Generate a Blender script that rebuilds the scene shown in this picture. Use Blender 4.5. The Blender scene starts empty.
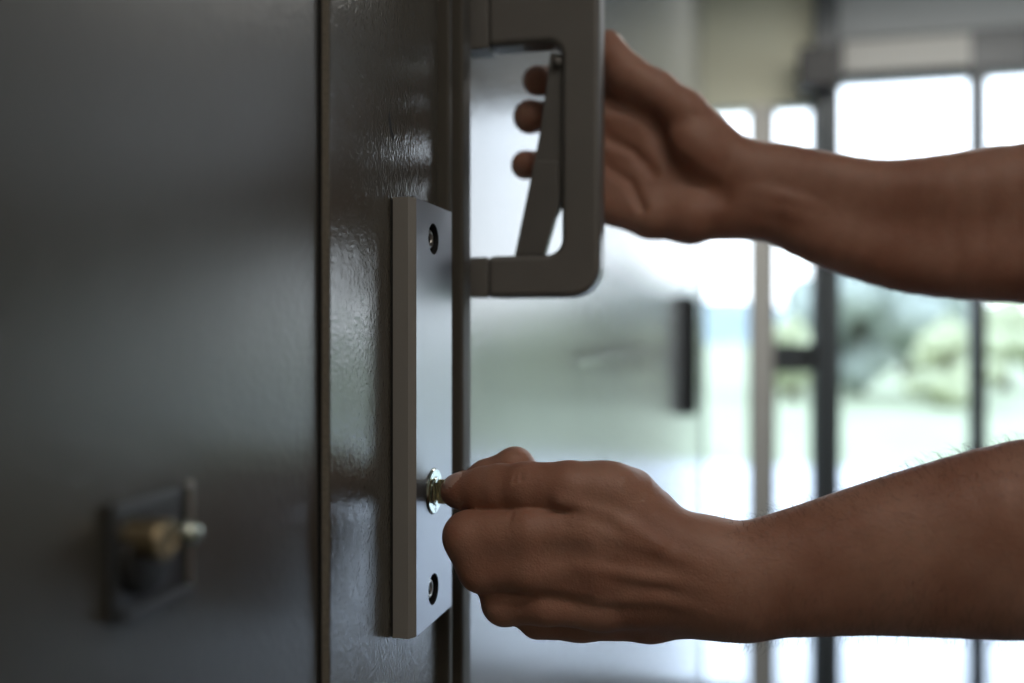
import bpy, bmesh, math, random
import numpy as np
from mathutils import Vector, Matrix
from mathutils.geometry import tessellate_polygon

random.seed(7)
rng = np.random.default_rng(11)
COL = bpy.context.scene.collection

# ------------------------------------------------------------------ place and camera frame
F = 950.0                       # focal length for a frame 1024 wide
A = math.atan(243 / F)          # the corridor runs this much right of the lens axis
CA, SA = math.cos(A), math.sin(A)
CX, CZ = 0.177, 1.30            # camera distance from the steel wall, height
RIGHT = Vector((CA, SA, 0)); FWD = Vector((-SA, CA, 0)); UP = Vector((0, 0, 1))
CAM = Vector((CX, 0, CZ))

def X_at(u, Y):                 # world X of direction u in the plane y = Y
    t = (u - 512) / F
    return (Y * CA * t - Y * SA) / (CA + SA * t) + CX
def Y_at(u, X):                 # world Y of direction u in the plane x = X
    t = (u - 512) / F; x = X - CX
    return (x * CA + t * x * SA) / (t * CA - SA)
def depth(X, Y): return -(X - CX) * SA + Y * CA
def Z_at(v, X, Y): return CZ + (335 - v) / F * depth(X, Y)

# ------------------------------------------------------------------ object helpers
def tag(o, label=None, cat=None, group=None, kind=None):
    if label: o['label'] = label
    if cat: o['category'] = cat
    if group: o['group'] = group
    if kind: o['kind'] = kind
    return o
def empty(name, loc, label=None, cat=None, group=None):
    o = bpy.data.objects.new(name, None); COL.objects.link(o); o.location = loc
    o.empty_display_size = 0.02
    return tag(o, label, cat, group)
def link(name, me, mats, parent=None, smooth=False):
    o = bpy.data.objects.new(name, me); COL.objects.link(o)
    for m in (mats if isinstance(mats, (list, tuple)) else [mats]): me.materials.append(m)
    if smooth:
        me.polygons.foreach_set('use_smooth', [True] * len(me.polygons))
    if parent is not None:
        o.parent = parent; o.location = -Vector(parent.location) if parent.parent is None else -(Vector(parent.location) + Vector(parent.parent.location))
        # parents are never rotated here, so a plain offset keeps world coordinates
        base = Vector((0, 0, 0)); q = parent
        while q is not None: base += q.location; q = q.parent
        o.location = -base
    return o
def from_bm(name, bm, mats, parent=None, smooth=False):
    bmesh.ops.recalc_face_normals(bm, faces=bm.faces[:])
    me = bpy.data.meshes.new(name); bm.to_mesh(me); bm.free()
    return link(name, me, mats, parent, smooth)
def bevel(o, w, seg=3, ang=40):
    m = o.modifiers.new('bevel', 'BEVEL'); m.width = w; m.segments = seg
    m.limit_method = 'ANGLE'; m.angle_limit = math.radians(ang); m.harden_normals = False
    o.data.polygons.foreach_set('use_smooth', [True] * len(o.data.polygons))
    w2 = o.modifiers.new('wn', 'WEIGHTED_NORMAL'); w2.keep_sharp = True
    return o
def box(bm, x0, x1, y0, y1, z0, z1, mi=0):
    vs = [bm.verts.new(p) for p in ((x0,y0,z0),(x1,y0,z0),(x1,y1,z0),(x0,y1,z0),(x0,y0,z1),(x1,y0,z1),(x1,y1,z1),(x0,y1,z1))]
    for f in ((0,3,2,1),(4,5,6,7),(0,1,5,4),(1,2,6,5),(2,3,7,6),(3,0,4,7)):
        bm.faces.new([vs[i] for i in f]).material_index = mi
def boxo(name, dims, mat, parent=None, bv=0):
    bm = bmesh.new(); box(bm, *dims); o = from_bm(name, bm, mat, parent)
    if bv: bevel(o, bv, 2)
    return o
def lathe(bm, prof, o, ax, e1, e2, n=48, mi=0):
    """prof: (r, h) list turned about axis ax through o"""
    rings = []
    for r, h in prof:
        if r < 1e-7: rings.append([bm.verts.new(o + ax * h)])
        else: rings.append([bm.verts.new(o + ax * h + e1 * (r * math.cos(2*math.pi*i/n)) + e2 * (r * math.sin(2*math.pi*i/n))) for i in range(n)])
    for a, b in zip(rings, rings[1:]):
        for i in range(n):
            j = (i + 1) % n
            if len(a) == 1 and len(b) == 1: continue
            if len(a) == 1: f = bm.faces.new((a[0], b[i], b[j]))
            elif len(b) == 1: f = bm.faces.new((a[i], a[j], b[0]))
            else: f = bm.faces.new((a[i], a[j], b[j], b[i]))
            f.material_index = mi
EX, EY, EZ = Vector((1,0,0)), Vector((0,1,0)), Vector((0,0,1))

# ------------------------------------------------------------------ materials
def mat(name):
    m = bpy.data.materials.new(name); m.use_nodes = True
    nt = m.node_tree; b = nt.nodes['Principled BSDF']
    return m, nt, b
def N(nt, t, **kw):
    n = nt.nodes.new(t)
    for k, v in kw.items():
        if k in n.inputs: n.inputs[k].default_value = v
        else: setattr(n, k, v)
    return n
def simple(name, col, rough=.5, metal=0.0, spec=.5, bump=None, bump_s=.2, bump_d=.001, vary=0, vary_scale=5, coat=0):
    m, nt, b = mat(name)
    b.inputs['Base Color'].default_value = (*col, 1); b.inputs['Roughness'].default_value = rough
    b.inputs['Metallic'].default_value = metal; b.inputs['Specular IOR Level'].default_value = spec
    b.inputs['Coat Weight'].default_value = coat
    tc = N(nt, 'ShaderNodeTexCoord')
    if bump:
        no = N(nt, 'ShaderNodeTexNoise', Scale=bump, Detail=3.0)
        bp = N(nt, 'ShaderNodeBump', Strength=bump_s, Distance=bump_d)
        nt.links.new(tc.outputs['Object'], no.inputs['Vector']); nt.links.new(no.outputs['Fac'], bp.inputs['Height'])
        nt.links.new(bp.outputs['Normal'], b.inputs['Normal'])
    if vary:
        n2 = N(nt, 'ShaderNodeTexNoise', Scale=vary_scale, Detail=5.0)
        mx = N(nt, 'ShaderNodeMix', data_type='RGBA', blend_type='MIX')
        mx.inputs['A'].default_value = (*[c * (1 - vary) for c in col], 1); mx.inputs['B'].default_value = (*[min(1, c * (1 + vary)) for c in col], 1)
        nt.links.new(tc.outputs['Object'], n2.inputs['Vector']); nt.links.new(n2.outputs['Fac'], mx.inputs['Factor'])
        nt.links.new(mx.outputs['Result'], b.inputs['Base Color'])
    return m

def steel_paint(name, col, rough, peel, strength, big=0.0):
    """gloss paint rolled on steel: orange peel on two scales plus faint waviness"""
    m, nt, b = mat(name)
    b.inputs['Base Color'].default_value = (*col, 1); b.inputs['Roughness'].default_value = rough
    b.inputs['IOR'].default_value = 1.55
    tc = N(nt, 'ShaderNodeTexCoord')
    n1 = N(nt, 'ShaderNodeTexNoise', Scale=peel, Detail=2.0, Roughness=.45)
    n2 = N(nt, 'ShaderNodeTexNoise', Scale=peel * .22, Detail=2.0)
    ad = N(nt, 'ShaderNodeMath', operation='ADD')
    ml = N(nt, 'ShaderNodeMath', operation='MULTIPLY'); ml.inputs[1].default_value = 1.0 + big
    bp = N(nt, 'ShaderNodeBump', Strength=strength, Distance=.0006)
    for n in (n1, n2): nt.links.new(tc.outputs['Object'], n.inputs['Vector'])
    nt.links.new(n2.outputs['Fac'], ml.inputs[0]); nt.links.new(n1.outputs['Fac'], ad.inputs[0]); nt.links.new(ml.outputs[0], ad.inputs[1])
    nt.links.new(ad.outputs[0], bp.inputs['Height']); nt.links.new(bp.outputs['Normal'], b.inputs['Normal'])
    n3 = N(nt, 'ShaderNodeTexNoise', Scale=9.0, Detail=6.0)
    mr = N(nt, 'ShaderNodeMapRange'); mr.inputs['To Min'].default_value = rough * .8; mr.inputs['To Max'].default_value = rough * 1.25
    nt.links.new(tc.outputs['Object'], n3.inputs['Vector']); nt.links.new(n3.outputs['Fac'], mr.inputs['Value']); nt.links.new(mr.outputs[0], b.inputs['Roughness'])
    return m

M_DOOR = steel_paint('door_paint', (.066, .062, .051), .33, 260, .3)
M_PANEL = steel_paint('panel_paint', (.082, .075, .060), .19, 520, .30, .25)
M_FARWALL = steel_paint('far_wall_paint', (.24, .25, .255), .11, 500, .25)
M_TRIM = simple('frame_paint', (.078, .070, .055), .7, bump=600, bump_s=.2)
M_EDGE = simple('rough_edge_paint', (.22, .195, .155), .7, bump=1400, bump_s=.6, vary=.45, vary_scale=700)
M_DARK = simple('dark_gap', (.008, .008, .007), .7)
M_HANDLE = simple('handle_casting', (.17, .163, .150), .42, metal=0.0, bump=900, bump_s=.25, bump_d=.0004, vary=.18, vary_scale=25)
M_LEVER = simple('lever_steel', (.165, .160, .150), .38, metal=0.2, bump=600, bump_s=.15, vary=.12, vary_scale=40)
M_CHROME = simple('polished_nickel', (.48, .52, .45), .2, metal=1)
M_STEEL = simple('dull_steel', (.35, .34, .32), .28, metal=1)
M_BLACK_AND_SHADE = simple('black_and_bore_shade', (.012, .012, .012), .5)  # paints shade into the bores; also colours small black parts
M_BRASS = simple('brass', (.36, .29, .18), .42, metal=1)
M_KEY = simple('nickel_silver_key', (.50, .43, .28), .25, metal=1, bump=900, bump_s=.1)

def brushed(name, col, rough):
    m, nt, b = mat(name)
    b.inputs['Metallic'].default_value = 1.0
    tc = N(nt, 'ShaderNodeTexCoord'); mp = N(nt, 'ShaderNodeMapping'); mp.inputs['Scale'].default_value = (2500, 2500, 14)
    no = N(nt, 'ShaderNodeTexNoise', Scale=1.0, Detail=2.0)
    nt.links.new(tc.outputs['Object'], mp.inputs['Vector']); nt.links.new(mp.outputs[0], no.inputs['Vector'])
    cr = N(nt, 'ShaderNodeMix', data_type='RGBA'); cr.inputs['A'].default_value = (*[c * .86 for c in col], 1); cr.inputs['B'].default_value = (*col, 1)
    nt.links.new(no.outputs['Fac'], cr.inputs['Factor']); nt.links.new(cr.outputs['Result'], b.inputs['Base Color'])
    mr = N(nt, 'ShaderNodeMapRange'); mr.inputs['To Min'].default_value = rough * .85; mr.inputs['To Max'].default_value = rough * 1.2
    nt.links.new(no.outputs['Fac'], mr.inputs['Value']); nt.links.new(mr.outputs[0], b.inputs['Roughness'])
    bp = N(nt, 'ShaderNodeBump', Strength=.12, Distance=.0002); nt.links.new(no.outputs['Fac'], bp.inputs['Height']); nt.links.new(bp.outputs['Normal'], b.inputs['Normal'])
    return m
M_PLATE = brushed('satin_aluminium', (.34, .345, .37), .38)
M_PLATE_SIDE = simple('brightened_plate_side', (.33, .315, .29), .5, metal=.35, bump=900, bump_s=.1)  # less metallic than the face, puts brightness onto the plate sides

def skin():
    m, nt, b = mat('skin')
    tc = N(nt, 'ShaderNodeTexCoord')
    n1 = N(nt, 'ShaderNodeTexNoise', Scale=28.0, Detail=5.0); n2 = N(nt, 'ShaderNodeTexNoise', Scale=160.0, Detail=4.0)
    mx = N(nt, 'ShaderNodeMix', data_type='RGBA'); mx.inputs['A'].default_value = (.36, .165, .105, 1); mx.inputs['B'].default_value = (.46, .245, .17, 1)
    mx2 = N(nt, 'ShaderNodeMix', data_type='RGBA', blend_type='MULTIPLY'); mx2.inputs['Factor'].default_value = .35
    for n in (n1, n2): nt.links.new(tc.outputs['Object'], n.inputs['Vector'])
    cr = N(nt, 'ShaderNodeMapRange'); cr.inputs['From Min'].default_value = .35; cr.inputs['From Max'].default_value = .65
    nt.links.new(n1.outputs['Fac'], cr.inputs['Value']); nt.links.new(cr.outputs[0], mx.inputs['Factor'])
    nt.links.new(mx.outputs['Result'], mx2.inputs['A']); nt.links.new(n2.outputs['Color'], mx2.inputs['B'])
    gm = N(nt, 'ShaderNodeMapRange'); gm.inputs['To Min'].default_value = .75; gm.inputs['To Max'].default_value = 1.1
    nt.links.new(n2.outputs['Fac'], gm.inputs['Value']); nt.links.new(gm.outputs[0], mx2.inputs['B'])
    nt.links.new(mx2.outputs['Result'], b.inputs['Base Color'])
    b.inputs['Roughness'].default_value = .52
    b.inputs['Subsurface Weight'].default_value = .35
    b.inputs['Subsurface Radius'].default_value = (1.0, .35, .2); b.inputs['Subsurface Scale'].default_value = .004
    # pores and fine cross-hatched skin folds
    vo = N(nt, 'ShaderNodeTexVoronoi', Scale=650.0, feature='DISTANCE_TO_EDGE')
    vo2 = N(nt, 'ShaderNodeTexVoronoi', Scale=330.0, feature='DISTANCE_TO_EDGE')
    wr = N(nt, 'ShaderNodeTexNoise', Scale=230.0, Detail=6.0, Roughness=.65)
    for n in (vo, vo2, wr): nt.links.new(tc.outputs['Object'], n.inputs['Vector'])
    a1 = N(nt, 'ShaderNodeMath', operation='ADD'); a2 = N(nt, 'ShaderNodeMath', operation='ADD')
    nt.links.new(vo.outputs['Distance'], a1.inputs[0]); nt.links.new(vo2.outputs['Distance'], a1.inputs[1])
    nt.links.new(a1.outputs[0], a2.inputs[0]); nt.links.new(wr.outputs['Fac'], a2.inputs[1])
    bp = N(nt, 'ShaderNodeBump', Strength=.30, Distance=.0006)
    nt.links.new(a2.outputs[0], bp.inputs['Height']); nt.links.new(bp.outputs['Normal'], b.inputs['Normal'])
    return m
M_SKIN = skin()
M_NAIL = simple('finger_nail', (.54, .34, .275), .3, bump=300, bump_s=.05)
M_NAIL.node_tree.nodes['Principled BSDF'].inputs['Subsurface Weight'].default_value = .2
M_NAIL.node_tree.nodes['Principled BSDF'].inputs['Subsurface Scale'].default_value = .002
M_HAIR = simple('arm_hair', (.05, .03, .018), .45)
M_HEADHAIR = simple('dark_hair', (.03, .018, .01), .6, bump=400, bump_s=.8)
M_SHIRT = simple('dark_cotton', (.03, .033, .04), .9, bump=500, bump_s=.3)
M_JEANS = simple('denim', (.03, .045, .09), .9, bump=700, bump_s=.3)
M_SHOE = simple('shoe_leather', (.02, .016, .013), .4)

M_WALL = simple('plaster', (.42, .40, .34), .85, bump=60, bump_s=.15, vary=.06)
M_BACK = simple('cream_plaster', (.62, .56, .47), .85, bump=60, bump_s=.15)
M_OLIVE = simple('olive_plaster', (.78, .77, .60), .8, bump=60, bump_s=.15, vary=.12, vary_scale=3)
M_PIER = simple('grey_pier_paint', (.60, .58, .53), .6, bump=60, bump_s=.1)
M_CEIL = simple('ceiling_paint', (.50, .52, .52), .9, bump=80, bump_s=.1)
M_FLOOR = simple('polished_floor', (.10, .105, .11), .3, bump=20, bump_s=.03, vary=.1, vary_scale=3)
M_FRAME = simple('dark_window_frame', (.075, .085, .09), .3)
M_BLIND = simple('blind_box', (.62, .61, .57), .7)
M_CONCRETE = simple('pale_concrete', (.62, .64, .66), .85, vary=.08, vary_scale=2)
M_GRASS = simple('lawn', (.36, .40, .27), .9, bump=60, bump_s=.8, bump_d=.02, vary=.3, vary_scale=.8)
M_LEAF = simple('hazed_leaves', (.28, .33, .30), .7, bump=9, bump_s=1, bump_d=.1, vary=.4, vary_scale=2)  # paled so the leaf colour carries the distance haze
M_LEAF2 = simple('yellow_green_leaves', (.42, .46, .30), .7, bump=9, bump_s=1, bump_d=.1, vary=.4, vary_scale=2)
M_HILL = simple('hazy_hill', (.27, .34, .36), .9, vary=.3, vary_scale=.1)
M_BARK = simple('bark', (.10, .08, .06), .9, bump=30, bump_s=.8, bump_d=.01)

def glass():
    m = bpy.data.materials.new('window_glass'); m.use_nodes = True; nt = m.node_tree; nt.nodes.clear()
    out = N(nt, 'ShaderNodeOutputMaterial'); mix = N(nt, 'ShaderNodeMixShader'); fr = N(nt, 'ShaderNodeFresnel', IOR=1.45)
    tr = N(nt, 'ShaderNodeBsdfTransparent'); tr.inputs['Color'].default_value = (.96, .97, .97, 1)
    gl = N(nt, 'ShaderNodeBsdfGlossy', Roughness=.01)
    nt.links.new(fr.outputs[0], mix.inputs[0]); nt.links.new(tr.outputs[0], mix.inputs[1]); nt.links.new(gl.outputs[0], mix.inputs[2]); nt.links.new(mix.outputs[0], out.inputs[0])
    return m
M_GLASS = glass()

# ------------------------------------------------------------------ steel door, panel, frame
ZB, ZT = 0.0, 2.55
XA = -0.0040                                           # face of the near door, set back a few mm
YA = 0.3742                                            # its free edge
d1 = boxo('door_1', (XA - .04, XA, -1.2, YA, .02, 2.2), M_DOOR); bevel(d1, .0022, 4); tag(d1, kind='structure')
YB0, YB1 = 0.376, 0.520
def struct(name, dims, m, bv=0):
    o = boxo(name, dims, m, None, bv); tag(o, kind='structure'); return o
struct('trim_9', (-.045, -.0036, .3744, .3759, 0, ZT), M_DARK)
# near edge strip of the panel shows its rough edge, its face is smooth gloss
bm = bmesh.new(); box(bm, -.045, 0, YB0, YB1, 0, ZT)
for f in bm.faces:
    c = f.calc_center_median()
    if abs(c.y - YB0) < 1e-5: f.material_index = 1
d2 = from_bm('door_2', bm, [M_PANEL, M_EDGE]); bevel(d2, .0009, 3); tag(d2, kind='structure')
struct('trim_1', (-.08, -.046, -1.3, .62, 0, ZT), M_DARK)
struct('trim_2', (-.045, .0058, .5225, .5300, 0, ZT), M_TRIM, .0015)
struct('trim_3', (-.045, .0092, .5385, .5560, 0, ZT), M_TRIM, .002)
LEND = 3.5
wl = struct('wall_left', (-.12, -.0035, .5565, LEND, 0, ZT), M_FARWALL)
struct('trim_4', (-.12, XA, -1.2, YA, 2.21, ZT), M_DOOR)
# small chip in the panel paint
def chip(u, v, pts):
    y = Y_at(u, 0); z = Z_at(v, 0, y); bm = bmesh.new()
    lo = [bm.verts.new((.00002, y + a, z + b)) for a, b in pts]; hi = [bm.verts.new((.00028, y + a * .8, z + b * .8)) for a, b in pts]
    bm.faces.new(hi); n = len(pts)
    for i in range(n): bm.faces.new((lo[i], lo[(i+1) % n], hi[(i+1) % n], hi[i]))
    return bm
o = from_bm('paint_drip', chip(391, 126, [(-.003, .006), (-.0022, .0072), (-.0012, .002), (.0016, -.003), (.004, -.0046), (.0046, -.0062), (.002, -.0066), (-.0006, -.0042), (-.0028, .001)]), M_DARK)
tag(o, 'tiny dark paint chip on the steel panel above the aluminium lock plate', 'paint mark')

# ------------------------------------------------------------------ aluminium lock plate with holes
PX = CX - .1647; PY0, PY1 = .4470, .5085; PZ0, PZ1 = CZ - .1520, CZ + .0692
lp = empty('lock_plate', (0, PY0, PZ0), 'satin aluminium lock plate screwed upright on the dark steel panel, above and below a key', 'lock plate')
HY = Y_at(433.5, PX); dH = depth(PX, HY)
zc = {k: CZ + (335 - v) / F * dH for k, v in (('top', 239), ('cyl', 491), ('bot', 589))}
def circ(y, z, r, n=56): return [(y + r * math.cos(2*math.pi*i/n), z + r * math.sin(2*math.pi*i/n)) for i in range(n)]
ch = .0033
outer = [(PY0 + ch, PZ0 + .0004), (PY1 - .0012, PZ0 + .0004), (PY1 - .0012, PZ1 - .0004), (PY0 + ch, PZ1 - .0004)]
base = [(PY0, PZ0), (PY1, PZ0), (PY1, PZ1), (PY0, PZ1)]
holes = [circ(HY, zc['top'], .0082), circ(HY, zc['bot'], .0082), circ(HY, zc['cyl'], .0121)]
bm = bmesh.new()
loops = [outer] + holes
allp = [p for l in loops for p in l]
tris = tessellate_polygon([[Vector((a, b, 0)) for a, b in l] for l in loops])
top = [bm.verts.new((PX, a, b)) for a, b in allp]
for t in tris: bm.faces.new([top[i] for i in t])
i0 = 4
for l in holes:
    n = len(l); low = [bm.verts.new((PX - .0095, a, b)) for a, b in l]
    for i in range(n): bm.faces.new((top[i0 + i], top[i0 + (i+1) % n], low[(i+1) % n], low[i])).material_index = 1  # bore walls blackened to stand for the shade inside
    bm.faces.new(low); i0 += n
mid = [bm.verts.new((PX - (ch if abs(a - PY0) < 1e-6 else .0012), a, b)) for a, b in base]
bot = [bm.verts.new((.0006, a, b)) for a, b in base]
for i in range(4):
    j = (i + 1) % 4
    bm.faces.new((top[i], top[j], mid[j], mid[i])).material_index = 2; bm.faces.new((mid[i], mid[j], bot[j], bot[i])).material_index = 2
bm.faces.new(bot)
from_bm('plate', bm, [M_PLATE, M_BLACK_AND_SHADE, M_PLATE_SIDE], lp)
boxo('gasket', (.0, .0010, PY0 - .0008, PY1 + .0004, PZ0 + .001, PZ1 - .001), M_DARK, lp)
def screw(z, k):
    root = None
    bm = bmesh.new(); o = Vector((PX - .0094, HY, z))
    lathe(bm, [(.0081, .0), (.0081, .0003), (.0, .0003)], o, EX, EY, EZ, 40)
    cup = from_bm('counterbore', bm, M_BLACK_AND_SHADE, lp)
    bm = bmesh.new(); o = Vector((PX - .0078, HY + .0002, z))
    lathe(bm, [(.0052, 0), (.0052, .0052), (.0046, .0060), (.0033, .0060), (.0030, .0057), (.0028, .0030), (.0, .0030)], o, EX, EY, EZ, 40)
    s = from_bm('screw', bm, M_STEEL, lp, True)
    bm = bmesh.new()
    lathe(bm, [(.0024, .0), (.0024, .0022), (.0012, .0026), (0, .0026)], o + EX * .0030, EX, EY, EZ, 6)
    h = from_bm('hex_socket', bm, M_BLACK_AND_SHADE, s)
for z in (zc['top'], zc['bot']): screw(z, 0)
# lock cylinder: rim, body with rotating plug and key slot
lc = empty('lock_cylinder', (PX, HY, zc['cyl']), 'round polished lock cylinder in the aluminium plate, turned by a key', 'lock cylinder')
o = Vector((PX - .008, HY, zc['cyl']))
bm = bmesh.new(); lathe(bm, [(.0119, 0), (.0119, .0084), (.0113, .0092), (.0076, .0092), (.0076, .006)], o, EX, EY, EZ, 64)
from_bm('cylinder_body', bm, M_CHROME, lc)
bm = bmesh.new(); lathe(bm, [(.0073, .0), (.0073, .0094), (.0068, .0099), (.0052, .0099), (.0050, .0094), (.0, .0094)], o, EX, EY, EZ, 48)
plug = from_bm('plug', bm, M_CHROME, lc)
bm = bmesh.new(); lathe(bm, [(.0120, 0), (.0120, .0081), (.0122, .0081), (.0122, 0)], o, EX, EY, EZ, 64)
from_bm('seal_ring', bm, M_BLACK_AND_SHADE, lc)
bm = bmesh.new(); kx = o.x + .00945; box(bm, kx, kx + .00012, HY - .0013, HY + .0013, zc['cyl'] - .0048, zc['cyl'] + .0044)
from_bm('keyway', bm, M_BLACK_AND_SHADE, lc)
# small stamped mark low on the cylinder face: a ring and a stroke
bm = bmesh.new(); mo = Vector((o.x + .0092, HY, zc['cyl'] - .0094))
lathe(bm, [(.0013, 0), (.0013, .0001), (.0010, .0001), (.0010, 0)], mo, EX, EY, EZ, 24)
from_bm('stamped_mark', bm, M_STEEL, lc)

# key: flat blade in the slot, shoulder, round bow pinched by finger and thumb
ky = HY; kz = zc['cyl']
def key_profile():
    pts = [(-.026, -.0030), (-.0245, -.0042)]
    x = -.0235
    for c in (.0012, .0024, .0008, .0018, .0014):
        pts += [(x, -.0042 + c * .2), (x + .0012, -.0042 + c), (x + .0024, -.0042 + c), (x + .0034, -.0042)]; x += .0040
    pts += [(.0012, -.0044), (.0016, -.0064), (.0052, -.0064), (.0064, -.0062)]
    for i in range(15):
        a = math.radians(-135 + i * 270 / 14); pts.append((.0142 + .0082 * math.cos(a), .0082 * math.sin(a)))
    pts += [(.0064, .0062), (.0052, .0064), (.0016, .0064), (.0012, .0042), (-.0255, .0042)]
    return pts
prof = key_profile(); bm = bmesh.new()
hole = [(.0190 + .0015 * math.cos(2*math.pi*i/16), .0030 * math.sin(2*math.pi*i/16)) for i in range(16)]
ko = Vector((PX + .0012, ky, kz)); allp = prof + hole
tr = tessellate_polygon([[Vector((a, b, 0)) for a, b in prof], [Vector((a, b, 0)) for a, b in hole]])
fr_ = [bm.verts.new(ko + Vector((a, -.0011, b))) for a, b in allp]; bk_ = [bm.verts.new(ko + Vector((a, .0011, b))) for a, b in allp]
for t in tr: bm.faces.new([fr_[i] for i in t]); bm.faces.new([bk_[i] for i in reversed(t)])
for s, n in ((0, len(prof)), (len(prof), 16)):
    for i in range(n):
        j = (i + 1) % n; bm.faces.new((fr_[s+i], fr_[s+j], bk_[s+j], bk_[s+i]))
key = from_bm('key', bm, M_KEY); tag(key, 'flat nickel key held in the lower hand, its blade in the lock cylinder', 'key')

# ------------------------------------------------------------------ big pull handle with lever
HYF = .582; HT = .024
dh = empty('handle_bracket', (-.001, HYF, CZ), 'large dark grey cast D handle with a squeeze lever, gripped by the upper hand', 'handle')
xo = X_at(605.5, HYF + HT); x1 = X_at(487, HYF); xi = X_at(561, HYF)
def hz(v, x): return Z_at(v, x, HYF)
zb_o = hz(297, (xo + x1) / 2); zt_i = hz(46, x1); zb_i = hz(255, (x1 + xi) / 2); zt_o = CZ + .30
def arc(cx, cz, r, a0, a1, n=8): return [(cx + r * math.cos(math.radians(a0 + (a1 - a0) * i / n)), cz + r * math.sin(math.radians(a0 + (a1 - a0) * i / n))) for i in range(n + 1)]
R1, R2 = .0195, .010
pr = [(x1, zt_o)] + [(x1, zt_i)] + arc(xi - R2, zt_i - R2, R2, 90, 0) + arc(xi - R2, zb_i + R2, R2, 0, -90) + [(x1, zb_i), (x1, zb_o)] + arc(xo - R1, zb_o + R1, R1, -90, 0, 12) + arc(xo - R1, zt_o - R1, R1, 0, 90, 12)
bm = bmesh.new()
f0 = [bm.verts.new((a, HYF, b)) for a, b in pr]; f1 = [bm.verts.new((a, HYF + HT, b)) for a, b in pr]
bm.faces.new(f0); bm.faces.new(f1[::-1])
for i in range(len(pr)): j = (i + 1) % len(pr); bm.faces.new((f0[i], f0[j], f1[j], f1[i]))
g = from_bm('grip_frame', bm, M_HANDLE, dh); bevel(g, .0042, 4, 50)
for zz0, zz1 in ((zt_i - .001, zt_o), (zb_o + .0005, zb_i - .0006)):
    boxo('mounting_pad', (-.0030, x1 + .0004, HYF + .0012, HYF + HT - .001, zz0, zz1), M_HANDLE, dh, .0012)
# lever, hinged at the top inside the opening; lower plate overlaps the upper one
def lev(pts, y0, y1, name):
    bm = bmesh.new(); pp = [(X_at(u, y0), Z_at(v, X_at(u, y0), y0)) for u, v in pts]
    a = [bm.verts.new((x, y0, z)) for x, z in pp]; b = [bm.verts.new((x, y1, z)) for x, z in pp]
    bm.faces.new(a); bm.faces.new(b[::-1])
    for i in range(len(pp)): j = (i + 1) % len(pp); bm.faces.new((a[i], a[j], b[j], b[i]))
    o = from_bm(name, bm, M_LEVER, dh); bevel(o, .0012, 2, 50); return o
L1 = lev([(550, 52), (563.5, 54), (563, 132), (562, 196), (556, 215), (540, 205), (529, 190), (541, 122)], HYF + .0065, HYF + .0175, 'squeeze_lever')
L2 = lev([(534, 160), (558, 161), (559, 204), (544, 255), (514, 256), (529, 184)], HYF + .0045, HYF + .0135, 'lever_shoe')
bm = bmesh.new(); lathe(bm, [(.0, 0), (.003, 0), (.003, .019), (0, .019)], Vector((X_at(556, HYF), HYF + .0025, Z_at(60, X_at(556, HYF), HYF))), EY, EX, EZ, 24)
from_bm('hinge_pin', bm, M_LEVER, dh, True)

# ------------------------------------------------------------------ latch lock on the near door, far left
LY0, LY1 = .235, .2735; LZ0, LZ1 = CZ - .0840, CZ - .0485
nl = empty('rim_lock', (XA, LY0, LZ0), 'small square lock with a brass cylinder on the near steel door', 'lock')
M_LPL = simple('lock_grey_metal', (.075, .08, .085), .35, metal=.6)
boxo('backplate', (XA + .0002, XA + .0035, LY0, LY1, LZ0, LZ1), M_LPL, nl, .0012)
ly = Y_at(124, XA); lz = Z_at(537, XA, ly)
bm = bmesh.new(); lathe(bm, [(.0115, 0), (.0115, .003), (.010, .004), (0, .004)], Vector((XA + .0033, ly + .004, lz - .006)), EX, EY, EZ)
from_bm('black_rosette', bm, M_BLACK_AND_SHADE, nl, True)
bm = bmesh.new(); lathe(bm, [(.0058, 0), (.0058, .0105), (.0052, .0115), (.0036, .0115), (.0033, .0110), (0, .0110)], Vector((XA + .0035, ly, lz)), EX, EY, EZ)
bc = from_bm('brass_cylinder', bm, M_BRASS, nl)
bm = bmesh.new(); box(bm, XA + .0142, XA + .0148, ly - .0006, ly + .0006, lz - .0028, lz + .0028); from_bm('keyhole', bm, M_BLACK_AND_SHADE, bc)
bm = bmesh.new(); lathe(bm, [(.0036, 0), (.0042, .003), (.0036, .0062), (.002, .0078), (0, .0082)], Vector((XA + .0035, Y_at(168, XA), Z_at(532, XA, Y_at(168, XA)))), EX, EY, EZ, 32)
from_bm('release_button', bm, M_CHROME, nl, True)
boxo('bottom_rail', (XA + .0034, XA + .0062, LY0 + .002, LY1 - .002, LZ0 + .0008, LZ0 + .0040), M_LPL, nl, .0008)
boxo('side_rail', (XA + .0034, XA + .0050, LY1 - .0035, LY1 - .0005, LZ0 + .002, LZ1 + .0015), M_STEEL, nl, .0008)

# ------------------------------------------------------------------ far wall fittings
# black pull bar standing off the corridor wall
py_ = 2.5; wlx = -.0035
px1 = X_at(697, py_); pz0, pz1 = Z_at(415, .01, py_), Z_at(296, .01, py_)
ph = empty('pull_handle', (wlx, py_, pz0), 'long black upright pull handle on the glossy wall farther down the corridor', 'handle')
M_BLACK = simple('black_plastic', (.012, .012, .012), .45)
boxo('bar', (wlx + .006, px1, py_, py_ + .045, pz0, pz1), M_BLACK, ph, .004)
boxo('mounting_strip', (wlx, wlx + .0062, py_ - .004, py_ + .049, pz0 - .006, pz1 + .006), M_BLACK, ph, .001)
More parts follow.
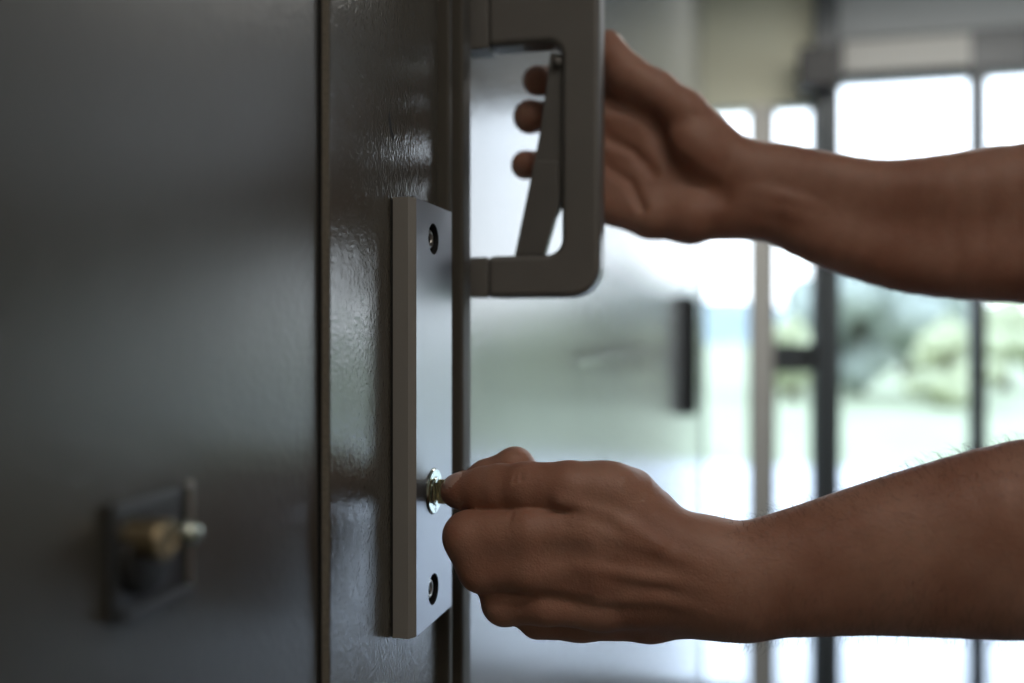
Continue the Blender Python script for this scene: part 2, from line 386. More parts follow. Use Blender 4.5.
# narrow ledge on the wall
y0_, y1_ = Y_at(575, wlx), Y_at(650, wlx)
fz = Z_at(357, wlx, y0_)
fh = empty('wall_slot', (wlx, y0_, fz), 'shallow slot with thin raised rails on the glossy wall beside the black pull bar', 'wall slot')
boxo('slot_rail', (wlx, wlx + .004, y0_, y1_, fz - .009, fz - .0065), M_CHROME, fh)
boxo('slot_rail', (wlx, wlx + .004, y0_, y1_, fz + .003, fz + .0045), M_TRIM, fh)

# ------------------------------------------------------------------ room shell and glazed end
XR = 3.0; YE = LEND; YBK = -2.2
struct('floor', (-.2, XR + .15, YBK, YE + .12, -.05, 0), M_FLOOR)
struct('ceiling', (-.2, XR + .15, YBK, YE + .12, ZT, ZT + .06), M_CEIL)
struct('wall_right', (XR, XR + .15, YBK, 1.0, 0, ZT), M_WALL); struct('wall_right_sill', (XR, XR + .15, 1.0, YE + .12, 0, 1.5), M_WALL)
struct('wall_right_head', (XR, XR + .15, 1.0, YE + .12, 2.3, ZT), M_WALL); struct('wall_right_end', (XR, XR + .15, 3.3, YE + .12, 1.5, 2.3), M_WALL)
bm = bmesh.new(); box(bm, XR + .05, XR + .056, 1.0, 3.3, 1.5, 2.3); tag(from_bm('window_10', bm, M_GLASS), kind='structure')  # unseen high window, added to bring in fill light from above
struct('wall_back', (-.2, XR + .15, YBK - .15, YBK, 0, ZT), M_BACK)
struct('wall_near', (-.2, -.1, YBK, -1.2, 0, ZT), M_WALL)
xs = lambda u: X_at(u, YE)
zwt = Z_at(76, xs(900), YE)
struct('wall_end', (xs(837), XR, YE, YE + .12, zwt, ZT), M_CEIL)
struct('wall_lintel', (-.1, xs(837), YE, YE + .12, Z_at(104, xs(800), YE), ZT), M_OLIVE)
struct('trim_5', (xs(750), xs(773), YE - .03, YE + .12, 0, Z_at(104, xs(800), YE)), M_PIER)
# side light (window_1), post, lock rail
def window(name, xa, xb, z0, z1, fw=.018, dpt=.06, rails=()):
    bm = bmesh.new()
    box(bm, xa, xa + fw, YE, YE + dpt, z0, z1); box(bm, xb - fw, xb, YE, YE + dpt, z0, z1)
    box(bm, xa + fw, xb - fw, YE, YE + dpt, z0, z0 + .03); box(bm, xa + fw, xb - fw, YE, YE + dpt, z1 - fw, z1)
    for r0, r1 in rails: box(bm, xa + fw, xb - fw, YE - .02, YE + dpt, r0, r1)
    f = from_bm(name, bm, M_FRAME); tag(f, kind='structure')
    bm = bmesh.new(); box(bm, xa + fw, xb - fw, YE + .028, YE + .034, z0 + .03, z1 - fw)
    from_bm('pane', bm, M_GLASS, f)
    return f
window('window_9', -.0034, xs(750), 0, Z_at(104, xs(800), YE), .005)
zr0, zr1 = Z_at(372, xs(800), YE), Z_at(344, xs(800), YE)
window('window_1', xs(773), xs(814), 0, Z_at(104, xs(800), YE), .010, .06, [(zr0, zr1)])
struct('trim_6', (xs(814), xs(837), YE - .06, YE + .06, 0, ZT), M_FRAME, .004)
struct('trim_10', (xs(837), XR, YE - .02, YE, zwt, Z_at(36, xs(900), YE)), M_FRAME)
pw = xs(975) - xs(837); mul = xs(983) - xs(975)
x = xs(837); n = 2
struct('trim_7', (xs(842), xs(968), YE - .05, YE - .0205, zwt + .01, Z_at(42, xs(900), YE)), M_BLIND, .004)
while x + pw < XR:
    window('window_%d' % n, x, x + pw, 0, zwt, .012)
    bm_ = struct('trim_%d' % (n + 6), (x + pw, x + pw + mul, YE - .03, YE + .07, 0, zwt), M_FRAME, .003)
    x += pw + mul; n += 1
struct('wall_corner', (x, XR, YE, YE + .12, 0, zwt), M_PIER)
# door closer box under the lintel by the post
clx0, clx1 = xs(797), xs(835)
dc = boxo('door_closer', (clx0, clx1, YE - .14, YE - .0600, Z_at(98, clx0, YE), Z_at(58, clx0, YE)), M_BLACK, None, .006)
tag(dc, 'dark door closer box at the head of the glazed end wall beside the post', 'door closer')

# ------------------------------------------------------------------ outdoors
def plane(name, x0, x1, y0, y1, z, m, kind='structure', dz=.04):
    return tag(boxo(name, (x0, x1, y0, y1, z - dz, z), m), kind=kind)
plane('pavement', -14, 20, YE + .125, 10, -.02, M_CONCRETE)
plane('lawn', -60, 90, 10.01, 80, -.02, M_GRASS)
def blob_bm(bm, c, r, seed, sub=2, squash=.85):
    rr = random.Random(seed)
    ret = bmesh.ops.create_icosphere(bm, subdivisions=sub, radius=1)
    ph = [rr.uniform(0, 6) for _ in range(6)]
    for v in ret['verts']:
        p = v.co.copy(); k = 1 + .14 * math.sin(5 * p.x + ph[0]) * math.sin(6 * p.y + ph[1]) + .10 * math.sin(11 * p.z + ph[2] + 7 * p.x) + rr.uniform(-.07, .07)
        v.co = Vector(c) + Vector((p.x * r * k, p.y * r * k, p.z * r * k * squash))
def tree(x, y, h, r, m, label, seed):
    t = empty('tree', (x, y, -.02), label, 'tree', 'trees on the lawn outside')
    bm = bmesh.new()
    lathe(bm, [(.0, 0), (.16, 0), (.11, h * .25), (.08, h * .6), (.0, h * .75)], Vector((x, y, -.02)), EZ, EX, EY, 12)
    from_bm('trunk', bm, M_BARK, t, True)
    bm = bmesh.new(); rr = random.Random(seed)
    for i in range(26):
        a = rr.uniform(0, 6.28); q = rr.uniform(0, 1) ** .6; zz = rr.uniform(.18, .95)
        w = math.sin(math.pi * min(1, (zz + .12) / 1.15)) * r
        blob_bm(bm, (x + math.cos(a) * q * w, y + math.sin(a) * q * w, h * zz), r * rr.uniform(.28, .42), seed * 50 + i)
    from_bm('crown', bm, m, t, True)
def dir_xy(u, Y): return X_at(u, Y), Y
trees = [(858, 22, 2.9, 1.5, 0, 'tall grey green tree just right of the dark window post'), (905, 33, 3.3, 1.9, 0, 'grey green tree in the middle of the first large pane'),
         (948, 19, 1.45, .75, 1, 'small yellow green bush left of the window mullion'), (1004, 25, 2.0, 1.1, 1, 'yellow green tree just right of the window mullion'),
         (792, 20, 1.6, .7, 1, 'small yellow green tree seen through the narrow side light')]
for i, (u, Y, h, r, k, lb) in enumerate(trees):
    X, Y = dir_xy(u, Y); tree(X, Y, h, r, (M_LEAF, M_LEAF2)[k], lb + ' on the lawn', i + 3)
# hazy wooded hill far off, falling away to the right
bm = bmesh.new(); nx = 60; pts = []
for i in range(nx + 1):
    t = i / nx; X = -60 + 180 * t; u_ = 512 + F * math.tan(math.atan((X - CX) / 150) + A)
    hgt = 1.3 + max(0, (335 - (300 + 38 / (1 + math.exp(-(u_ - 915) / 12)))) / F * 150) + .8 * math.sin(t * 31) + .4 * math.sin(t * 83)
    pts.append((X, hgt))
rows = []
for X, hh in pts: rows.append([bm.verts.new((X, 140, -1)), bm.verts.new((X, 146, hh * .6)), bm.verts.new((X, 152, hh)), bm.verts.new((X, 170, hh * .8)), bm.verts.new((X, 190, -1))])
for a, b in zip(rows, rows[1:]):
    for k in range(4): bm.faces.new((a[k], b[k], b[k+1], a[k+1]))
o = from_bm('hill', bm, M_HILL, None, True); tag(o, kind='structure')
plane('field', -120, 160, 80.01, 142, -.02, M_GRASS)

# ------------------------------------------------------------------ the person: signed distance field skinned to a mesh
def P(u, v, d): return np.array([(u - 512) / F * d, (335 - v) / F * d, d], dtype=np.float32)
def rc(Q, a, b, ra, rb):
    ba = b - a; L2_ = float(ba @ ba) + 1e-9
    h = np.clip(((Q - a) @ ba) / L2_, 0, 1)
    return np.linalg.norm(Q - a - h[:, None] * ba, axis=1) - (ra + (rb - ra) * h)
def smin(a, b, k):
    h = np.clip(.5 + .5 * (b - a) / k, 0, 1); return b + (a - b) * h - k * h * (1 - h)
def chain(Q, pts, k=3.0):
    """pts: (point, radius)..."""
    d = None
    for (a, ra), (b, rb) in zip(pts, pts[1:]):
        e = rc(Q, a, b, ra, rb); d = e if d is None else smin(d, e, k)
    return d
def smooth(pts, m=3):
    out = []; n = len(pts)
    X = [np.concatenate([p, [r_]]).astype(np.float64) for p, r_ in pts]
    for i in range(n - 1):
        a, b, c, d_ = X[max(i-1, 0)], X[i], X[i+1], X[min(i+2, n-1)]
        for k in range(m):
            t = k / m; out.append(.5 * (2*b + (c-a)*t + (2*a-5*b+4*c-d_)*t*t + (3*b-a-3*c+d_)*t**3))
    out.append(X[-1]); return [(o_[:3].astype(np.float32), float(o_[3])) for o_ in out]
def ell(Q, c, r, ax=None):
    q = Q - c
    if ax is not None: q = q @ ax.T
    r = np.array(r, dtype=np.float32); k = np.linalg.norm(q / r, axis=1)
    return (k - 1) * float(r.min()) if False else k * (k - 1) / np.maximum(np.linalg.norm(q / (r * r), axis=1), 1e-6)

def polygonise(f, lo, hi, h, B=12):
    lo = np.array(lo, np.float32); n = np.ceil((np.array(hi) - lo) / h).astype(int); n = ((n + B - 1) // B) * B
    nb = n // B
    g = np.full(n, 1e3, np.float32)
    bi = np.stack(np.meshgrid(*[np.arange(k) for k in nb], indexing='ij'), -1).reshape(-1, 3)
    cen = lo + (bi * B + B / 2) * h
    dc_ = f(cen.astype(np.float32)); rad = B * h * .9 + 3
    loc = np.stack(np.meshgrid(*[np.arange(B)] * 3, indexing='ij'), -1).reshape(-1, 3)
    act = np.where(np.abs(dc_) < rad)[0]
    for i in np.where(dc_ <= -rad)[0]:
        b = bi[i] * B; g[b[0]:b[0]+B, b[1]:b[1]+B, b[2]:b[2]+B] = -1e3
    for s in range(0, len(act), 120):
        ids = act[s:s+120]; idx = (bi[ids] * B)[:, None, :] + loc[None]
        idx = idx.reshape(-1, 3); val = f((lo + idx * h).astype(np.float32))
        g[idx[:, 0], idx[:, 1], idx[:, 2]] = val
    neg = g < 0
    # cells with a sign change
    c = np.zeros(np.array(n) - 1, np.int8)
    offs = [(i, j, k) for i in (0, 1) for j in (0, 1) for k in (0, 1)]
    sl = lambda o: tuple(slice(o[a], n[a] - 1 + o[a]) for a in range(3))
    for o_ in offs: c += neg[sl(o_)]
    ci = np.argwhere((c > 0) & (c < 8)); vid = np.full(c.shape, -1, np.int32); vid[ci[:, 0], ci[:, 1], ci[:, 2]] = np.arange(len(ci))
    acc = np.zeros((len(ci), 3)); cnt = np.zeros(len(ci))
    val = lambda o_: g[ci[:, 0] + o_[0], ci[:, 1] + o_[1], ci[:, 2] + o_[2]]
    for a in range(3):
        for o_ in offs:
            if o_[a]: continue
            o2 = list(o_); o2[a] = 1
            va, vb = val(o_), val(o2); m = (va < 0) != (vb < 0)
            t = np.where(m, va / np.where(m, va - vb, 1), 0)
            p = np.tile(np.array(o_, float), (len(ci), 1)); p[:, a] += t
            acc[m] += p[m]; cnt[m] += 1
    V = lo + (ci + acc / cnt[:, None]) * h
    for _ in range(2):                                   # pull the vertices onto the field
        e = .5; Vf = V.astype(np.float32); d0 = f(Vf)
        G = np.stack([f(Vf + np.eye(3, dtype=np.float32)[a] * e) - f(Vf - np.eye(3, dtype=np.float32)[a] * e) for a in range(3)], 1) / (2 * e)
        st = d0[:, None] * G / np.maximum((G * G).sum(1)[:, None], .3)
        ln = np.linalg.norm(st, axis=1, keepdims=True); st *= np.minimum(1, .6 * h / np.maximum(ln, 1e-6)); V = V - st
    Fs = []
    for a in range(3):
        b_, c_ = (a + 1) % 3, (a + 2) % 3
        s0 = [slice(None)] * 3; s1 = [slice(None)] * 3; s0[a] = slice(0, n[a] - 1); s1[a] = slice(1, n[a])
        n0, n1 = neg[tuple(s0)], neg[tuple(s1)]
        e = np.argwhere(n0 != n1); e = e[(e[:, b_] > 0) & (e[:, c_] > 0) & (e[:, b_] < n[b_] - 1) & (e[:, c_] < n[c_] - 1)]
        inside = n0[e[:, 0], e[:, 1], e[:, 2]]
        q = []
        for (db, dc2) in ((-1, -1), (0, -1), (0, 0), (-1, 0)):
            t = e.copy(); t[:, b_] += db; t[:, c_] += dc2; q.append(vid[t[:, 0], t[:, 1], t[:, 2]])
        q = np.stack(q, 1); q[~inside] = q[~inside][:, ::-1]; Fs.append(q[(q >= 0).all(1)])
    return V, np.concatenate(Fs)
ROT = np.array([[CA, SA, 0], [0, 0, 1], [-SA, CA, 0]])     # rows: right, up, forward
def to_world(V): return (V / 1000.0) @ ROT + np.array([CX, 0, CZ])

# ---- lower (left) hand, back of the hand towards the lens, pinching the key
def left_arm(Q):
    idx = chain(Q, [(P(612, 490, 462), 13), (P(570, 488, 463), 12.8), (P(527, 487.5, 469), 12.2), (P(500, 488, 476), 11.7), (P(484, 489.5, 481), 11.2), (P(464, 491, 487.5), 9.6), (P(457, 491, 490), 8.6)], 3)
    th = chain(Q, [(P(650, 545, 490), 15), (P(572, 522, 514), 11.5), (P(536, 491, 509), 10), (P(515, 466.5, 500), 9.8), (P(486, 477, 505), 8.8), (P(465, 487, 508), 7.2)], 3)
    mid_ = chain(Q, [(P(585, 530, 460), 13), (P(530, 532, 462), 11.8), (P(469, 537, 471), 12.4), (P(476, 540, 485), 10.2), (P(496, 545, 500), 9.5), (P(520, 545, 505), 8.5)], 4)
    rin = chain(Q, [(P(590, 572, 461), 12.5), (P(530, 568, 463), 11.4), (P(482, 568, 472), 11.6), (P(492, 577, 486), 10), (P(512, 580, 499), 9), (P(535, 575, 503), 8)], 4)
    lit = chain(Q, [(P(600, 607, 466), 11), (P(545, 603, 468), 10.4), (P(505, 602, 477), 11.2), (P(512, 604, 490), 9.5), (P(528, 604, 499), 8.5), (P(548, 598, 500), 7.5)], 4)
    fing = smin(smin(mid_, rin, 9.0), lit, 5)
    fing = smin(fing, idx, 1.2); fing = smin(fing, th, .6)
    palm = rc(Q, P(600, 492, 466), P(706, 561, 460), 14, 15.5)
    k = 9
    palm = smin(palm, rc(Q, P(626, 506, 472), P(643, 516, 474), 19.3, 16), k)
    palm = smin(palm, rc(Q, P(590, 532, 461), P(722, 574, 458), 13.5, 15), k)
    palm = smin(palm, rc(Q, P(592, 572, 462), P(735, 590, 457), 12.5, 15), k)
    palm = smin(palm, rc(Q, P(600, 605, 467), P(735, 598, 458), 11, 16), k)
    palm = smin(palm, chain(Q, [(P(538, 618.5, 488), 10.5), (P(580, 616, 484), 12), (P(650, 614, 476), 13.3), (P(740, 600, 462), 16)], 5), 6)
    palm = smin(palm, rc(Q, P(640, 545, 488), P(725, 575, 472), 17, 17), k)
    d = smin(palm, fing, 5.5)
    # keep the crease between forefinger and middle finger sharp
    # forearm: two bones' worth of section
    up = chain(Q, smooth([(P(712, 552, 459), 15.5), (P(748, 561, 456), 18.0), (P(800, 552, 452), 20.5), (P(870, 537, 446), 24), (P(940, 523, 440), 27.2), (P(1030, 510, 432), 31.5), (P(1180, 505, 424), 38), (P(1300, 512, 420), 38), (P(1345, 520, 420), 36)]), 2)
    dn = chain(Q, smooth([(P(715, 595, 461), 16.5), (P(748, 597, 458), 17.5), (P(800, 594, 454), 19), (P(870, 585, 449), 22.5), (P(940, 579, 443), 26), (P(1030, 570, 436), 31), (P(1180, 560, 428), 34), (P(1345, 545, 424), 32)]), 2)
    arm = smin(up, dn, 24)
    d = smin(d, arm, 12)
    el = P(1349, 525, 421); sh = np.array([575, 150, 330], np.float32)
    d = smin(d, chain(Q, [(el, 37), ((el + sh) / 2, 45), (sh * .8 + el * .2, 48)], 10), 14)
    # tendons, veins, knuckle and wrist relief
    for pts, r, kk in (([P(575, 520, 453), P(640, 545, 447), P(710, 565, 444)], .9, 6), ([P(580, 565, 452), P(650, 578, 446), P(715, 585, 443)], .6, 6),
                       ([P(600, 596, 455), P(660, 598, 448), P(735, 612, 443)], 1.2, 6), ([P(560, 500, 452), P(610, 515, 450), P(660, 545, 446)], .8, 7),
                       ([P(760, 575, 439), P(820, 560, 434), P(900, 548, 424)], 1.6, 6)):
        e = rc(Q, pts[0], pts[1], r, r); e = np.minimum(e, rc(Q, pts[1], pts[2], r, r)); d = smin(d, e, kk)
    # folds: grooves cut where the fingers bend
    for a, b, r in ((P(511, 512, 458), P(507, 524, 452), .9), (P(507, 524, 452), P(512, 542, 449), .6), (P(516, 470, 460.5), P(514, 482, 458.5), .25), (P(522, 470, 460), P(521, 480, 458), .2), (P(740, 575, 439), P(744, 590, 440), .3)
                    ):
        d = -smin(-d, rc(Q, a, b, r, r * .7), 2.2)
    # wide dips between the knuckles on the back of the hand
    for c, r in ((P(560, 556, 441), 5), (P(570, 592, 444), 5), (P(620, 560, 434), 7)):
        d = -smin(-d, ell(Q, c, (r * 2.2, r, r)), 8)
    # nail of the forefinger
    nd = ell(Q, NAIL_C, NAIL_R, NAIL_AX)
    d = d + .55 * np.exp(-(nd / .55) ** 2) - .25 * (nd < 0)
    return d
NAIL_C = P(455.5, 482, 485.0)
_n = np.array([-.35, .62, -.70], np.float32); _n /= np.linalg.norm(_n)      # nail faces up, left and towards the lens
_t = np.array([-.90, -.15, .40], np.float32); _t -= _n * (_t @ _n); _t /= np.linalg.norm(_t)
NAIL_AX = np.stack([_t, np.cross(_n, _t), _n]).astype(np.float32); NAIL_R = (7.2, 5.6, 5.0)

# ---- upper (right) hand, palm towards the lens, fingers wrapped behind the grip bar
def right_arm(Q):
    f1 = chain(Q, [(P(640, 104, 656), 12.5), (P(612, 96, 658), 11), (P(580, 85, 664), 10.6), (P(552, 81, 657), 10), (P(537.5, 81, 643), 10.2)], 3)
    f2 = chain(Q, [(P(636, 138, 658), 12.5), (P(606, 130, 662), 11.2), (P(572, 119, 668), 10.8), (P(543, 117, 660), 10), (P(530, 117, 644), 11.4)], 3)
    f3 = chain(Q, [(P(636, 172, 656), 12), (P(606, 170, 660), 10.8), (P(570, 166, 666), 10.2), (P(540, 165, 657), 9.4), (P(525.5, 165, 642), 9.8)], 3)
    f4 = chain(Q, [(P(640, 202, 652), 11.5), (P(612, 203, 655), 10), (P(584, 199, 660), 8.8), (P(562, 197, 654), 8.2), (P(550, 196, 645), 7.6)], 3)
    th = chain(Q, [(P(738, 166, 634), 16.5), (P(684, 113, 632), 14.6), (P(656, 92, 635), 13.4), (P(627, 75, 636), 13.2), (P(613, 57, 637), 11), (P(608.5, 43, 638), 8.6)], 5)
    fing = smin(smin(smin(f1, f2, 1.2), f3, 1.2), f4, 1.2)
    k = 9
    palm = rc(Q, P(640, 104, 655), P(745, 172, 640), 13, 15)
    palm = smin(palm, rc(Q, P(600, 118, 655), P(700, 150, 645), 14, 15), k); palm = smin(palm, rc(Q, P(600, 150, 656), P(700, 170, 645), 14, 15), k)
    palm = smin(palm, rc(Q, P(600, 182, 654), P(700, 190, 645), 14, 15), k); palm = smin(palm, rc(Q, P(603, 204, 651), P(700, 205, 645), 12.5, 15), k)
    palm = smin(palm, rc(Q, P(622, 92, 652), P(690, 130, 645), 12, 15), k)
    palm = smin(palm, rc(Q, P(636, 138, 658), P(748, 185, 640), 13, 15), k)
    palm = smin(palm, rc(Q, P(636, 172, 656), P(750, 200, 640), 12.5, 15), k)
    palm = smin(palm, rc(Q, P(632, 203, 652), P(752, 208, 640), 12, 16), k)
    palm = smin(palm, chain(Q, [(P(618, 211, 650), 10.5), (P(650, 216, 645), 14.5), (P(690, 217, 640), 17.5), (P(725, 212, 637), 17), (P(752, 208, 635), 17)], 6), 7)
    palm = smin(palm, ell(Q, P(702, 150, 627), (27, 18, 14), TH_AX), 9)
    d = smin(palm, fing, 4)
    d = smin(d, th, 4.5)
    up = chain(Q, smooth([(P(745, 172, 636), 17.5), (P(775, 171, 631), 18.2), (P(820, 181, 624), 19), (P(880, 193, 614), 21), (P(940, 195, 604), 25), (P(1030, 190, 590), 29), (P(1150, 205, 572), 36), (P(1235, 230, 562), 37)]), 2)
    dn = chain(Q, smooth([(P(748, 208, 636), 18), (P(775, 215, 632), 18), (P(820, 235, 625), 19), (P(880, 252, 615), 21.5), (P(940, 259, 606), 24.5), (P(1030, 258, 592), 28.5), (P(1150, 262, 575), 32), (P(1235, 265, 564), 32)]), 2)
    arm = smin(up, dn, 24)
    d = smin(d, arm, 11)
    el = P(1241, 250, 563); sh = np.array([620, 160, 690], np.float32)
    d = smin(d, chain(Q, [(el, 37), ((el + sh) / 2, 45), (sh * .8 + el * .2, 48)], 10), 14)
    # wrist tendons and palm creases
    for pts, r, kk in (([P(745, 190, 622), P(785, 198, 611.5), P(835, 214, 613)], 1.2, 8), ([P(748, 202, 622), P(785, 211, 613), P(830, 226, 614)], 1.2, 8)):
        e = rc(Q, pts[0], pts[1], r, r); e = np.minimum(e, rc(Q, pts[1], pts[2], r, r)); d = smin(d, e, kk)
    for pl, r, kk in (([P(652, 116, 634), P(664, 145, 631), P(692, 180, 621), P(722, 196, 617)], 1.6, 11), ([P(610, 140, 641), P(634, 152, 640), P(652, 172, 634)], .3, 8), ([P(608, 168, 640), P(630, 182, 638), P(642, 208, 632)], .2, 8)):
        e = None
        for a, b in zip(pl, pl[1:]):
            q = rc(Q, a, b, r, r); e = q if e is None else np.minimum(e, q)
        d = -smin(-d, e, kk)
    # thumb nail
    nd = ell(Q, TN_C, (6.5, 5.0, 3.5), TN_AX); d = d + .45 * np.exp(-(nd / .6) ** 2)
    return d
_t = (P(684, 113, 632) - P(738, 166, 634)); _t = _t / np.linalg.norm(_t); _n = np.array([0, 0, 1], np.float32); _n = _n - _t * (_n @ _t); _n /= np.linalg.norm(_n)
TH_AX = np.stack([_t, np.cross(_n, _t), _n]).astype(np.float32)
_t = P(608, 43, 638) - P(620, 68, 636); _t = _t / np.linalg.norm(_t); _n = np.array([.7, .55, -.1], np.float32); _n = _n - _t * (_n @ _t); _n /= np.linalg.norm(_n)
TN_AX = np.stack([_t, np.cross(_n, _t), _n]).astype(np.float32); TN_C = P(611, 46, 637) + _n * 6.5

V1, F1 = polygonise(left_arm, (-48, -165, 268), (590, 200, 545), 1.15)
V2, F2 = polygonise(right_arm, (-20, -45, 505), (640, 225, 725), 1.25)
V1, F1 = V1, F1

# ---- rest of the figure (outside the frame), coarser, overlapping under the sleeves
a3 = lambda *p: np.array(p, np.float32)
SHL, SHR = a3(575, 150, 330), a3(620, 160, 690)
ELL, ELR = P(1349, 525, 421), P(1241, 250, 563)
def torso(Q):
    d = rc(Q, a3(590, 130, 370), a3(612, 135, 650), 58, 58)
    for a, b, ra, rb in ((a3(600, 50, 440), a3(608, 50, 580), 100, 100), (a3(618, -120, 455), a3(622, -120, 565), 92, 92), (a3(625, -330, 450), a3(625, -330, 570), 98, 98), (a3(600, 150, 510), a3(590, 245, 508), 62, 56)):
        d = smin(d, rc(Q, a, b, ra, rb), 45)
    for z0_, z1_ in ((438, 452), (510, 510), (582, 568)): d = smin(d, rc(Q, a3(604, 60, z0_), a3(624, -330, z1_), 96, 90), 30)
    for s, e in ((SHL, ELL), (SHR, ELR)): d = smin(d, rc(Q, s, s * .45 + e * .55, 54, 46), 25)
    return d
def legs(Q):
    d = rc(Q, a3(625, -360, 450), a3(625, -360, 570), 98, 98)
    for z, sx in ((435, -25), (585, 25)): d = smin(d, chain(Q, [(a3(628, -420, z), 84), (a3(612 + sx, -830, z - 4), 56), (a3(640 + sx, -1215, z - 4), 40)], 30), 25)
    return d
def head(Q):
    c = a3(572, 330, 508)
    d = ell(Q, c + a3(12, 22, 0), (96, 92, 76))
    d = smin(d, ell(Q, c + a3(-22, -40, 0), (66, 66, 56)), 30)
    d = smin(d, rc(Q, c + a3(-82, 8, 0), c + a3(-104, -28, 0), 8, 13), 12)                     # nose
    d = smin(d, rc(Q, c + a3(-82, -62, -14), c + a3(-82, -62, 14), 8, 8), 8)                     # lips
    d = smin(d, rc(Q, c + a3(-78, 22, -42), c + a3(-86, 24, 0), 9, 9), 10); d = smin(d, rc(Q, c + a3(-78, 22, 42), c + a3(-86, 24, 0), 9, 9), 10)   # brow
    for s in (-1, 1):
        d = -smin(-d, ell(Q, c + a3(-88, 2, 31 * s), (14, 11, 16)), 8)
        d = smin(d, ell(Q, c + a3(-76, 2, 31 * s), (12, 12, 12)), 2)
        d = smin(d, ell(Q, c + a3(14, -4, 78 * s), (18, 32, 9)), 6)
    return d
def coarse(Q): return smin(smin(smin(torso(Q), head(Q), 18), legs(Q), 30), np.minimum(rc(Q, a3(600, -1262, 429), a3(500, -1275, 425), 36, 24), rc(Q, a3(650, -1262, 583), a3(550, -1275, 587), 36, 24)), 20)
V3, F3 = polygonise(coarse, (420, -1305, 255), (760, 460, 765), 7, 8)
def mesh_of(name, V, Fq):
    W = to_world(V); me = bpy.data.meshes.new(name)
    me.vertices.add(len(W)); me.vertices.foreach_set('co', W.astype(np.float32).ravel())
    me.loops.add(len(Fq) * 4); me.loops.foreach_set('vertex_index', Fq.astype(np.int32).ravel())
    me.polygons.add(len(Fq)); me.polygons.foreach_set('loop_start', (np.arange(len(Fq)) * 4).astype(np.int32))
    me.polygons.foreach_set('loop_total', np.full(len(Fq), 4, np.int32)); me.update(calc_edges=True); me.validate()
    return me
Vall = np.concatenate([V1, V2, V3]); Fall = np.concatenate([F1, F2 + len(V1), F3 + len(V1) + len(V2)])
me = mesh_of('body', Vall, Fall)
foot = to_world(np.array([[620, -1300, 508]]))[0]
person = empty('person', tuple(foot), 'person with bare forearms, one hand turning a key, the other gripping the handle', 'person')
body = link('body', me, [M_SKIN, M_NAIL], person, True)
fc = Vall[Fall].mean(1).astype(np.float32)
mi = np.zeros(len(fc), np.int32)
mi[(ell(fc, NAIL_C, NAIL_R, NAIL_AX) < -.15)] = 1; mi[(ell(fc, TN_C, (6.5, 5.0, 3.5), TN_AX) < -.15)] = 1
if len(me.polygons) == len(mi): me.polygons.foreach_set('material_index', mi)
def cloth(name, f, lo, hi, m, h=7):
    V, Fq = polygonise(f, lo, hi, h, 8); return link(name, mesh_of(name, V, Fq), m, person, True)
def along(Q, s, e): ax = (e - s) / np.linalg.norm(e - s); return (Q - s) @ ax
def shirt(Q):
    d = torso(Q) - 7
    d = np.maximum(d, -(Q[:, 1] + 400)); d = np.maximum(d, Q[:, 1] - 215)
    for s, e in ((SHL, ELL), (SHR, ELR)):
        m = along(Q, s, e) - 120; near = rc(Q, s, e, 60, 60) < 10
        d = np.where(near, np.maximum(d, m), d)
    return d
cloth('t_shirt', shirt, (420, -420, 255), (760, 260, 765), M_SHIRT)
cloth('trousers', lambda Q: np.maximum(np.maximum(legs(Q) - 9, -(Q[:, 1] + 1235)), Q[:, 1] + 310), (440, -1250, 300), (770, -290, 720), M_JEANS)
cloth('shoe', lambda Q: np.maximum(rc(Q, a3(600, -1262, 429), a3(500, -1275, 425), 45, 33), -(Q[:, 1] + 1297)), (440, -1310, 370), (670, -1200, 490), M_SHOE)
cloth('shoe', lambda Q: np.maximum(rc(Q, a3(650, -1262, 583), a3(550, -1275, 587), 45, 33), -(Q[:, 1] + 1297)), (490, -1310, 520), (710, -1200, 640), M_SHOE)
hc = a3(584, 352, 508)
cloth('hair', lambda Q: np.maximum(ell(Q, hc, (106, 102, 85)), -((Q - hc) @ a3(.62, .78, 0)) - 2), (450, 240, 400), (710, 475, 620), M_HEADHAIR, 6)

# ---- fine arm hair, one curve object
def arm_hair(V, Fq, fld, n, xlo, xhi, name, yb):
    c = V[Fq].mean(1).astype(np.float32); e = 1.0
    sel = np.where((c[:, 0] > xlo) & (c[:, 0] < xhi))[0]; sel = rng.choice(sel, min(n, len(sel)), replace=False); c = c[sel]
    G = np.stack([fld(c + np.eye(3, dtype=np.float32)[a] * e) - fld(c - np.eye(3, dtype=np.float32)[a] * e) for a in range(3)], 1); G /= np.linalg.norm(G, axis=1, keepdims=True) + 1e-6
    cu = bpy.data.curves.new(name, 'CURVE'); cu.dimensions = '3D'; cu.bevel_depth = .000045; cu.bevel_resolution = 0; cu.use_fill_caps = False
    for p, g_ in zip(c, G):
        L = rng.uniform(4, 9); lean = np.array([rng.uniform(-.9, .2), rng.uniform(-.5, .1), rng.uniform(-.3, .3)])
        q = np.array([p - g_ * .2, p + g_ * L * .35 + lean * L * .15, p + g_ * L * .55 + lean * L * .5, p + g_ * L * .62 + lean * L * .9])
        W = to_world(q); s = cu.splines.new('POLY'); s.points.add(3)
        for k in range(4): s.points[k].co = (*W[k], 1); s.points[k].radius = (1, .9, .6, .15)[k]
    o = bpy.data.objects.new(name, cu); COL.objects.link(o); cu.materials.append(M_HAIR); o.parent = person; o.location = -Vector(person.location)
    o['kind'] = 'stuff'
arm_hair(V1, F1, left_arm, 3200, 100, 235, 'forearm_hair', 0)
arm_hair(V2, F2, right_arm, 1500, 175, 330, 'forearm_hair', 0)

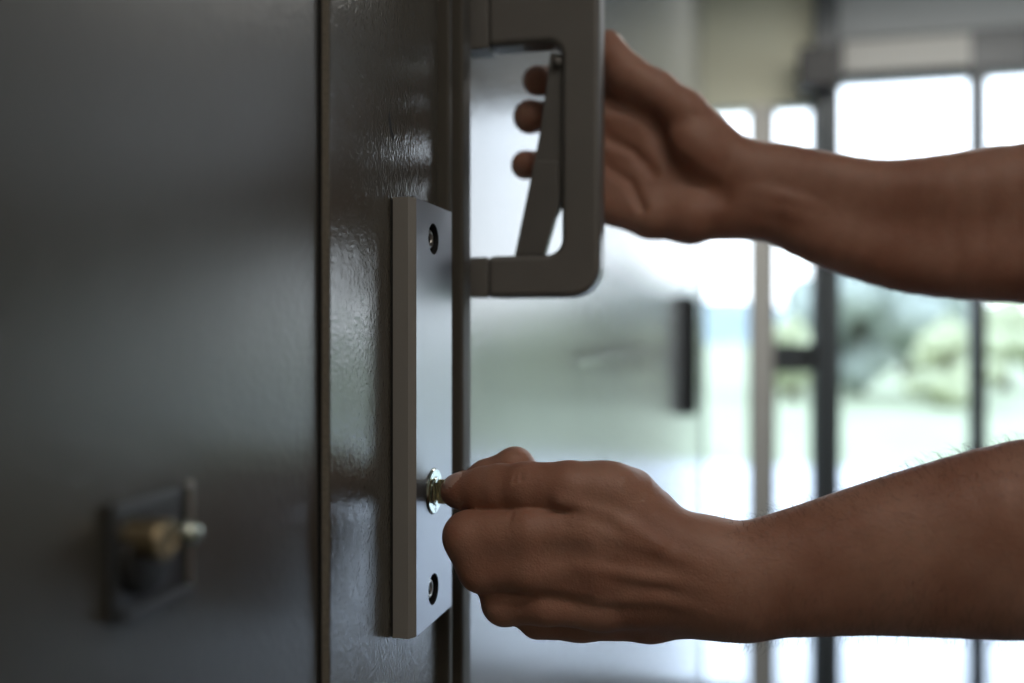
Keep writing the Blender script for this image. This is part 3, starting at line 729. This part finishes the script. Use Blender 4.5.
# ------------------------------------------------------------------ light
w = bpy.data.worlds.new('sky'); bpy.context.scene.world = w; w.use_nodes = True; nt = w.node_tree
bg = nt.nodes['Background']; bg.inputs['Strength'].default_value = 4.6
tc = N(nt, 'ShaderNodeTexCoord'); sp = N(nt, 'ShaderNodeSeparateXYZ'); cr = N(nt, 'ShaderNodeValToRGB')
cr.color_ramp.elements[0].position = 0.0; cr.color_ramp.elements[0].color = (.88, .94, 1, 1)
cr.color_ramp.elements[1].position = .6; cr.color_ramp.elements[1].color = (.66, .80, 1, 1)
nt.links.new(tc.outputs['Generated'], sp.inputs[0]); nt.links.new(sp.outputs['Z'], cr.inputs[0]); nt.links.new(cr.outputs[0], bg.inputs['Color'])
def area(name, loc, rot, sx, sy, power=0, col=(1, 1, 1), portal=False):
    l = bpy.data.lights.new(name, 'AREA'); l.shape = 'RECTANGLE'; l.size = sx; l.size_y = sy; l.energy = power; l.color = col
    o = bpy.data.objects.new(name, l); COL.objects.link(o); o.location = loc; o.rotation_euler = rot
    if portal: l.cycles.is_portal = True
    return o
x0 = 0
area('window_portal', ((x0 + XR) / 2, YE + .10, zwt / 2), (math.radians(-90), 0, 0), XR - x0, zwt, 1, portal=True)
area('window_portal', (XR + .10, 2.15, 1.9), (math.radians(90), 0, math.radians(90)), 2.3, .8, 1, portal=True)
area('unseen_fill_lamp', (.75, -.35, ZT - .03), (0, 0, 0), 1.2, .3, 6.5, (1, .92, .84))  # unseen fill light added overhead to light the hands from the top
area('unseen_fill_lamp', (1.4, -1.6, ZT - .03), (0, 0, 0), 1.2, .3, 8, (1, .90, .80))  # unseen fill light added behind the camera for the camera-facing sides
area('unseen_fill_lamp', (.8, 2.5, ZT - .03), (0, 0, 0), 1.2, .3, 17, (1, .97, .92))  # unseen fill light added to brighten the end wall, pier and lintel

# ------------------------------------------------------------------ camera
cd = bpy.data.cameras.new('camera'); cam = bpy.data.objects.new('camera', cd); COL.objects.link(cam)
cam.location = CAM; cam.rotation_euler = (math.radians(90), 0, A)
cd.sensor_width = 36; cd.lens = 36 * F / 1024; cd.shift_y = -6.5 / 1024; cd.clip_start = .01
cd.dof.use_dof = True; cd.dof.focus_distance = .475; cd.dof.aperture_fstop = 2.8; cd.dof.aperture_blades = 9
sc = bpy.context.scene; sc.camera = cam
sc.view_settings.view_transform = 'Standard'; sc.view_settings.look = 'None'; sc.view_settings.gamma = 1; sc.view_settings.use_curve_mapping = False
sc.view_settings.exposure = 0.0
sc.cycles.sample_clamp_indirect = 8; sc.cycles.max_bounces = 8; sc.cycles.diffuse_bounces = 4; sc.cycles.caustics_reflective = False
